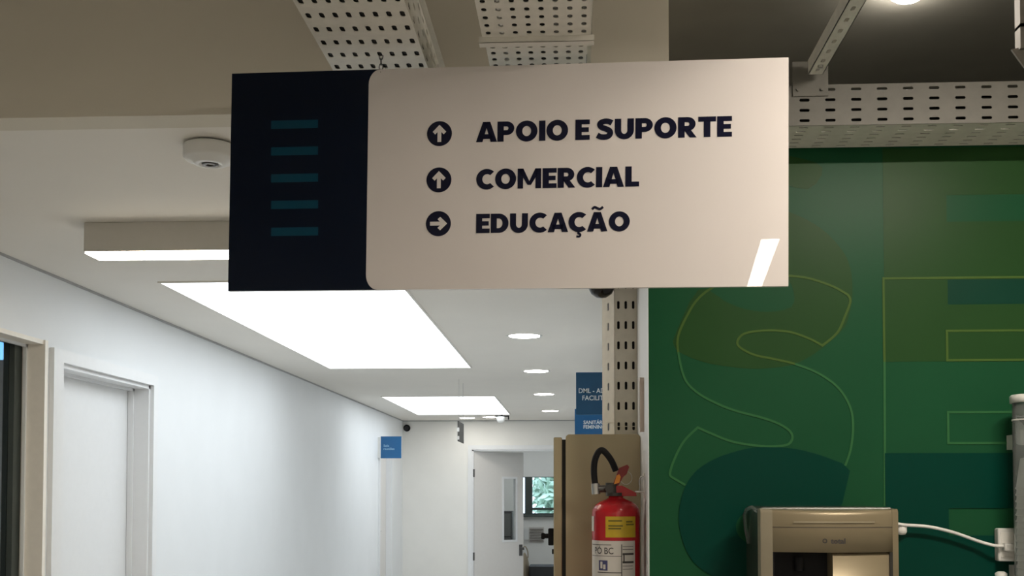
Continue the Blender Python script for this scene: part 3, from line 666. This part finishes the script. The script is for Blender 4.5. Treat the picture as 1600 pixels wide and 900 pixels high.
# ------------------------------------------------------------------ electrical cabinet on the right wall
cbx = thing('electrical_cabinet', (.09, 3.8, .62), 'beige-grey metal electrical cabinet on the corridor wall behind the red extinguisher', 'cabinet')
MB().prism(rrect(-.033, XR-.001, .62, 1.688, .012), 3.5, 4.12, 'Y', smooth=False).build('body', 'cab', cbx)
MB().box(-.045, -.032, 3.515, 4.105, .635, 1.672).build('door_gap', 'cab_dark', cbx)  # dark fill standing in for the shaded gap behind the door
cd = MB().box(-.072, -.045, 3.5, 4.12, .62, 1.679, .004).build('door', 'cab', cbx)
MB().box(-.090, -.072, 3.520, 3.546, 1.330, 1.385, .003).build('handle_plate', 'black', cd)
MB().cyl((-.072, 3.533, 1.360), (-.105, 3.533, 1.360), .008, n=12).box(-.113, -.101, 3.524, 3.542, 1.350, 1.370, .003).build('handle', 'black', cd)
MB().cyl((-.072, 3.53, 1.31), (-.078, 3.53, 1.31), .008, n=12).build('lock', 'black', cd)

# ------------------------------------------------------------------ fire extinguisher
ex, ey, er = .1203, 3.3, .0725
fe = thing('fire_extinguisher', (ex, ey, .98), 'red fire extinguisher with black hose hung on the wall end beside the cabinet', 'fire extinguisher')
MB().lathe([(0, .98), (.062, .98), (.068, .985), (er, .998), (er, 1.440), (.070, 1.452), (.062, 1.464), (.048, 1.474), (.030, 1.481), (.022, 1.485), (.022, 1.492), (0, 1.492)], ex, ey, 40).build('cylinder', 'red', fe)
def wrap(name, a0, a1, z0, z1, m, parent, rr=er+.0006, n=16):
    """label patch on the cylinder; angle 0 faces the camera, positive to the right"""
    s0, s1 = math.radians(a0-90), math.radians(a1-90)
    return MB().lathe([(rr-.0005, z0), (rr, z0), (rr, z1), (rr-.0005, z1)], ex, ey, n, s0, s1, smooth=False).build(name, m, parent)
yl = wrap('yellow_label', -27, 50, 1.368, 1.430, 'yellow', fe)
for a0, a1, z in ((-20, 12, 1.415), (-20, 14, 1.400), (-20, 10, 1.392), (22, 40, 1.412), (22, 44, 1.404)): wrap('print_line', a0, a1, z, z+.0045, 'print_gold', yl, er+.0010, 8)
wl_ = wrap('white_label', -82, 48, 1.06, 1.358, 'paper', fe, n=28)
for a0, a1, z0, z1, m in ((-76, -13, 1.345, 1.347, 'print_dark'), (-76, 10, 1.312, 1.3135, 'print_dark'), (10, 12, 1.25, 1.348, 'print_dark'), (13, 43, 1.316, 1.322, 'print_dark'), (13, 43, 1.292, 1.298, 'print_dark'), (15, 18, 1.298, 1.316, 'print_dark'),
                          (-50, 10, 1.263, 1.2655, 'print_dark'), (-46, -22, 1.270, 1.300, 'print_blue'), (13, 40, 1.283, 1.2845, 'print_dark'), (13, 40, 1.274, 1.2755, 'print_dark'), (13, 42, 1.332, 1.3335, 'print_dark'), (13, 42, 1.3405, 1.342, 'print_dark'),
                          (-70, 40, 1.25, 1.2512, 'print_dark'), (-70, 5, 1.24, 1.2415, 'print_dark'), (-70, 40, 1.20, 1.2015, 'print_dark')):
    wrap('print_line', a0, a1, z0, z1, m, wl_, er+.0010, 8)
for a0, a1, z0, z1 in ((-41, -35, 1.276, 1.296), (-33, -27, 1.274, 1.288)): wrap('pictogram', a0, a1, z0, z1, 'paper', wl_, er+.0014, 4)
mb = MB()
def cylP(u, v):
    t = math.radians(u-90); return (ex+(er+.0011)*math.cos(t), ey+(er+.0011)*math.sin(t), v)
put_text(mb, 'PÓ BC', cylP, -60, -8, 1.319, 1.338, .008, 'E'); mb.build('lettering', 'print_dark', wl_, fix=False)
wrap('side_sticker', -86, -66, 1.385, 1.430, 'paper', fe, n=6)
vb_ = MB().cyl((ex-.004, ey, 1.490), (ex-.004, ey, 1.500), .026, n=20).cyl((ex-.012, ey, 1.498), (ex-.012, ey, 1.530), .019, n=16).cyl((ex-.055, ey-.010, 1.512), (ex-.01, ey, 1.512), .011, n=14).build('valve', 'lens_ring', fe)
MB().cyl((ex-.020, ey-.026, 1.512), (ex-.020, ey-.018, 1.512), .013, n=16).build('gauge', 'lens_ring', vb_)
MB().prism([(ex-.008, 1.528), (ex+.010, 1.575), (ex+.034, 1.585), (ex+.040, 1.578), (ex+.032, 1.556), (ex+.022, 1.548), (ex+.006, 1.520)], ey-.013, ey+.013, 'Y').build('lever', 'red_dark', fe)
MB().prism([(ex-.016, 1.520), (ex+.018, 1.522), (ex+.060, 1.500), (ex+.062, 1.490), (ex+.022, 1.490), (ex-.010, 1.498)], ey-.014, ey+.014, 'Y').build('carry_handle', 'red', fe)
MB().prism([(ex-.006, 1.526), (ex+.002, 1.552), (ex+.010, 1.556), (ex+.014, 1.548), (ex+.010, 1.530), (ex-.014, 1.524), (ex-.016, 1.530)], ey-.018, ey-.0135, 'Y').build('safety_seal', 'orange', fe)
MB().tube([(ex+.030+.018*math.cos(t), ey-.012, 1.545+.020*math.sin(t)) for t in [2*math.pi*i/20 for i in range(21)]], .0009, 6).build('pin_ring', 'steel', fe)
hs = smooth_pts([(ex-.062, ey-.010, 1.520), (ex-.066, ey-.014, 1.56), (ex-.064, ey-.02, 1.595), (ex-.054, ey-.02, 1.620), (ex-.042, ey-.02, 1.628), (ex-.028, ey-.018, 1.617), (ex-.012, ey-.014, 1.594), (ex+.000, ey-.010, 1.566)], 6)
MB().tube(hs, .0098, 12).build('hose', 'black', fe)
MB().cyl((ex-.060, ey-.010, 1.496), (ex-.062, ey-.010, 1.528), .0125, n=14).build('hose_fitting', 'steel', fe)
MB().cyl((ex+.058, ey, 1.503), (XR-.002, ey, 1.503), .003, n=8).build('pin', 'plastic_white', fe)
hk = thing('extinguisher_hook', (XR, ey, 1.50), 'thin wall hook on the white wall end holding the extinguisher', 'hook')
MB().box(XR-.003, XR, ey-.012, ey+.012, 1.485, 1.56).build('plate', 'plastic_white', hk)
MB().tube([(XR-.003, ey, 1.55), (XR-.012, ey, 1.548), (XR-.016, ey, 1.535), (XR-.014, ey, 1.515), (XR-.016, ey, 1.507)], .002, 6).build('hook_wire', 'steel', hk)

# ------------------------------------------------------------------ water purifier on the mural wall
pu_ = thing('water_purifier', (.648, 2.97, .98), 'champagne-coloured water purifier mounted on the green mural wall', 'water purifier')
px0, px1, pz0, pz1 = .474, .8225, .98, 1.459
def bow(x, d=.045): t = (x-px0)/(px1-px0)*2-1; return 2.83-d*(1-t*t)
MB().box(px0+.004, px1-.004, 2.86, 3.099, pz0, pz1+.004, .006).build('body', 'purifier_side', pu_)
def front(x0, x1, z0, z1, m, name, off=0, th=.05, n=14, drop=0, rnd=0):
    xs = [x0+(x1-x0)*i/n for i in range(n+1)]
    prof = [(0, z0), (0, z1-rnd)]
    if rnd: prof += [(rnd*(1-math.cos(t)), z1-rnd+rnd*math.sin(t)) for t in [math.pi/2*i/5 for i in range(1, 6)]]
    prof += [(th, z1), (th, z0)]; k = len(prof); vs = []
    for x in xs:
        t = (x-px0)/(px1-px0)*2-1
        for dy_, z in prof: vs.append((x, (bow(x)+off+dy_) if dy_ < th else 2.875, z-(drop*(1-t*t) if z > z1-rnd-.001 and dy_ < th else 0)))
    fs = [(i*k+j, i*k+(j+1) % k, (i+1)*k+(j+1) % k, (i+1)*k+j) for i in range(n) for j in range(k)]
    mb = MB().add(vs, fs, True); mb.add(vs, [tuple(range(k)), tuple(range(n*k, n*k+k))])
    return mb.build(name, m, pu_)
fx0, fx1 = px0+.028, px1-.017
front(px0, fx0, pz0, pz1, 'gold_light', 'side_pillar', -.001, n=3, rnd=.012)
front(fx1, px1, pz0, pz1, 'gold', 'side_pillar', -.001, n=3, rnd=.012)
hd_ = front(fx0, fx1, 1.349, pz1, 'gold', 'header_panel', 0, rnd=.014, drop=.004)
def strip(x0, x1, z0, z1, m, name, out, parent, n=14):
    xs = [x0+(x1-x0)*i/n for i in range(n+1)]
    vs = [(x, bow(x)-out, z) for x in xs for z in (z0, z1)]+[(x, bow(x)+.004, z) for x in xs for z in (z0, z1)]
    N = 2*(n+1); fs = []
    for i in range(n):
        a = 2*i; fs += [(a, a+2, a+3, a+1), (N+a+1, N+a+3, N+a+2, N+a), (a, N+a, N+a+2, a+2), (a+1, a+3, N+a+3, N+a+1)]
    return MB().add(vs, fs).build(name, m, parent)
strip(fx0, fx1, 1.4115, 1.4130, 'print_dark', 'groove', .0006, hd_)
strip(fx0+.05, fx1-.05, 1.4240, 1.4275, 'gold_light', 'highlight_strip', .003, hd_)  # lighter strip painted as the highlight along the header
mb = MB()
def LP(u, v): return (u, bow(u)-.0008, v)
put_text(mb, 'total', LP, .6410, .6785, 1.3715, 1.3850, .03, 'l')
N_ = 20
ring = [((.6270+rr*math.cos(2*math.pi*i/N_)), 1.3785+rr*math.sin(2*math.pi*i/N_)) for rr in (.0060, .0034) for i in range(N_)]
mb.add([LP(*q) for q in ring], [(i, (i+1) % N_, N_+(i+1) % N_, N_+i) for i in range(N_)])
mb.build('logo', 'print_dark', hd_, fix=False)
xm = .6475
MB().box(fx0, xm, 2.852, 2.870, 1.06, 1.349).build('dispensing_niche', 'black', pu_)
nl = MB().prism([(fx0, 2.862), (fx0+.004, 2.862), (fx0+.004, bow(fx0)-.0), (fx0, bow(fx0))], 1.06, 1.349, 'Z').build('niche_edge', 'black', pu_)
front(xm, fx1-.008, 1.0, 1.346, 'gold', 'lower_panel', .006, n=8)
MB().box(fx1-.008, fx1, 2.82, 2.874, 1.0, 1.349).build('panel_gap', 'cab_dark', pu_)
MB().cyl((.573, 2.835, 1.335), (.573, 2.835, 1.30), .012, n=14).build('spout', 'black', pu_)
front(fx0, xm, .98, 1.06, 'gold', 'drip_tray', 0, n=8)
MB().tube([(px0+.002, 2.90, 1.452), (px0-.006, 2.93, 1.462), (px0-.012, 2.98, 1.455), (px0-.010, 3.03, 1.44), (px0-.004, 3.05, 1.40), (px0+.004, 3.05, 1.36)], .005, 8).build('water_hose', 'tube_clear', pu_)
# cord, plug, socket
pc = thing('power_cord', (.9, 3.07, 1.40), 'white power cord running from the purifier to the socket box', 'cord')
MB().tube(smooth_pts([(.822, 3.06, 1.413), (.87, 3.072, 1.4185), (.904, 3.07, 1.4113), (.974, 3.07, 1.4061), (1.043, 3.07, 1.3903), (1.112, 3.07, 1.3657), (1.150, 3.06, 1.355), (1.178, 3.055, 1.3540)], 6), .0046, 8).build('cable', 'plastic_white', pc)
MB().box(1.172, 1.205, 3.045, 3.068, 1.340, 1.362, .004).build('plug', 'plastic_white', pc)
wc = thing('cord_connector', (.905, 3.085, 1.395), 'small round cream connector on the wall at the purifier end of the cord', 'connector')
MB().lathe([(0, 1.383), (.010, 1.384), (.0145, 1.391), (.0145, 1.405), (.010, 1.412), (0, 1.413)], .905, 3.083, 16).build('body', 'wall_beige', wc)
MB().box(.895, .915, 3.083, 3.0985, 1.388, 1.408).build('base', 'plastic_white', wc)
sk = thing('socket_box', (1.195, 3.08, 1.31), 'white surface-mounted socket box on the mural wall', 'socket')
MB().box(1.163, 1.232, 3.068, 3.0985, 1.311, 1.402, .005).build('box', 'plastic_white', sk)
MB().box(1.170, 1.225, 3.066, 3.069, 1.322, 1.391, .001).build('face_plate', 'wall_beige', sk)
sk2 = thing('pipe_valve', (1.172, 3.07, 1.25), 'small white pipe valve at the bottom edge beneath the socket box', 'valve')
MB().lathe([(0, 1.23), (.012, 1.23), (.012, 1.262), (.016, 1.266), (.016, 1.278), (.008, 1.283), (0, 1.283)], 1.172, 3.075, 16).build('knob', 'plastic_white', sk2)
MB().cyl((1.172, 3.075, 1.24), (1.172, 3.099, 1.24), .008, n=12).build('stem', 'steel', sk2)
# cup dispenser
cx_, cy_ = 1.222, 2.99
cdp = thing('cup_dispenser', (cx_, cy_, 1.02), 'clear tube cup dispenser with a white cap at the right edge', 'cup dispenser')
MB().lathe([(.044, 1.02), (.044, 1.745), (.0415, 1.745), (.0415, 1.02), (.044, 1.02)], cx_, cy_, 32).build('tube', 'tube_clear', cdp)
MB().lathe([(0, 1.764), (.046, 1.764), (.050, 1.760), (.050, 1.742), (.0445, 1.742), (.0445, 1.752), (0, 1.752)], cx_, cy_, 32).build('cap', 'plastic_white', cdp)
MB().lathe([(.0445, 1.02), (.049, 1.02), (.049, 1.05), (.0445, 1.05), (.0445, 1.02)], cx_, cy_, 32).build('collar', 'plastic_white', cdp)
MB().lathe([(.0443, 1.694), (.0455, 1.694), (.0455, 1.698), (.0443, 1.698), (.0443, 1.694)], cx_, cy_, 32).build('band', 'plastic_white', cdp)
MB().box(cx_-.02, cx_+.02, cy_+.043, 3.0995, 1.25, 1.30).box(cx_-.02, cx_+.02, cy_+.043, 3.0995, 1.62, 1.66).build('wall_clamp', 'plastic_white', cdp)
cup = MB().lathe([(.0, .002), (.026, .002), (.037, .078), (.0395, .079), (.0395, .082), (.036, .082), (.025, .004), (0, .004)], 0, 0, 20).build('paper_cup', 'cup_white')
tag(cup, 'white paper cup nested in the stack inside the clear tube', 'cup', 'cups in the dispenser')
cup.rotation_euler = (math.pi, 0, 0); cup.location = (cx_, cy_, 1.59)
for k in range(1, 28):
    c = cup.copy(); COL.objects.link(c); c.location = (cx_, cy_, 1.59-k*.0175)

# ------------------------------------------------------------------ far room contents
vn = thing('wall_vent', (-.66, RY, .63), 'grey louvred panel on the wall below the far window', 'vent')
MB().box(-.805, -.545, RY-.012, RY, .655, .915, .002).build('backing', 'paper', vn)
for k in range(5): MB().box(-.79, -.56, RY-.026, RY-.012, .675+k*.047, .70+k*.047, .002).build('slat', 'vent_grey', vn)
bx2 = tag(MB().box(-.885, -.810, RY-.05, RY-.001, .70, .885, .006).build('paper_dispenser', 'plastic_white'), 'small white box on the far wall beside the louvred panel', 'box')
origin(bx2, (-.85, RY-.03, .70))
sk_ = thing('padded_stool', (-.40, 16.2, 0), 'black padded stool just inside the far room doorway', 'stool')
MB().prism(rrect(-.69, -.10, 15.95, 16.5, .05), .18, .42, 'Z').build('seat', 'fabric_black', sk_)
for xx in (-.64, -.15):
    for yy in (16.0, 16.45): MB().cyl((xx, yy, 0), (xx, yy, .20), .018, n=12).build('leg', 'steel', sk_)
bg_ = thing('cloth_bag', (-.76, 16.45, 0), 'beige cloth bag standing beside the black stool in the far room', 'bag')
bm = bmesh.new(); bmesh.ops.create_icosphere(bm, subdivisions=3, radius=1)
for v in bm.verts:
    n = .12*math.sin(7*v.co.x+3*v.co.z)+.08*math.sin(11*v.co.y+5*v.co.z)
    v.co = Vector((-.775+v.co.x*(.075+.02*n-.015*v.co.z), 16.45+v.co.y*.14, .30+max(-.99, v.co.z)*.30+.02*n))
mbb = MB(); mbb.bm(bm, True); mbb.build('sack', 'cloth_beige', bg_)
MB().tube(smooth_pts([(-.81, 16.42, .55), (-.80, 16.42, .66), (-.765, 16.42, .69), (-.73, 16.42, .62), (-.725, 16.42, .52)], 5), .010, 8).build('strap', 'cloth_beige', bg_)
fc = thing('filing_cabinet', (-1.3, 17.6, 0), 'dark grey filing cabinet seen through the narrow glass of the far door', 'cabinet')
MB().box(-1.62, -1.02, 17.3, 17.8, 0, 1.205, .005).build('body', 'plastic_grey', fc)
for k in range(3):
    dwr = MB().box(-1.60, -1.04, 17.285, 17.30, .05+k*.38, .41+k*.38, .003).build('drawer', 'cable_grey', fc)
    MB().box(-1.38, -1.26, 17.27, 17.285, .25+k*.38, .27+k*.38).build('handle', 'steel', dwr)
# trees outside the far window
def tree(x, y, h, rad, label, n):
    t = thing('tree', (x, y, -1), label, 'tree', 'trees outside the far window')
    MB().cyl((x, y, -1), (x, y, h), .09, .04, n=10).build('trunk', 'bark', t)
    mb = MB()
    for k in range(n):
        d = Vector((random.gauss(0, 1), random.gauss(0, 1), random.gauss(0, 1))).normalized()*rad*random.uniform(.45, 1)
        c = Vector((x, y, h))+Vector((d.x, d.y, d.z*.9)); a = Vector((random.gauss(0, 1), random.gauss(0, 1), random.gauss(0, 1))).normalized(); b_ = a.orthogonal().normalized()
        s_ = random.uniform(.05, .10)
        mb.add([c-a*s_*1.6, c+b_*s_*.6, c+a*s_*1.6, c-b_*s_*.6], [(0, 1, 2, 3)])
    tag(mb.build('foliage', 'leaf', t, fix=False), kind='stuff')
tree(-.12, 21.6, 1.5, .84, 'leafy green tree seen through the left part of the far window', 1500)
tree(1.75, 23.4, 1.7, 1.1, 'leafy green tree beyond the right part of the far window', 1500)
struct('ground', MB().box(-8, 8, 18.9, 40, -1.1, -1), 'leaf')
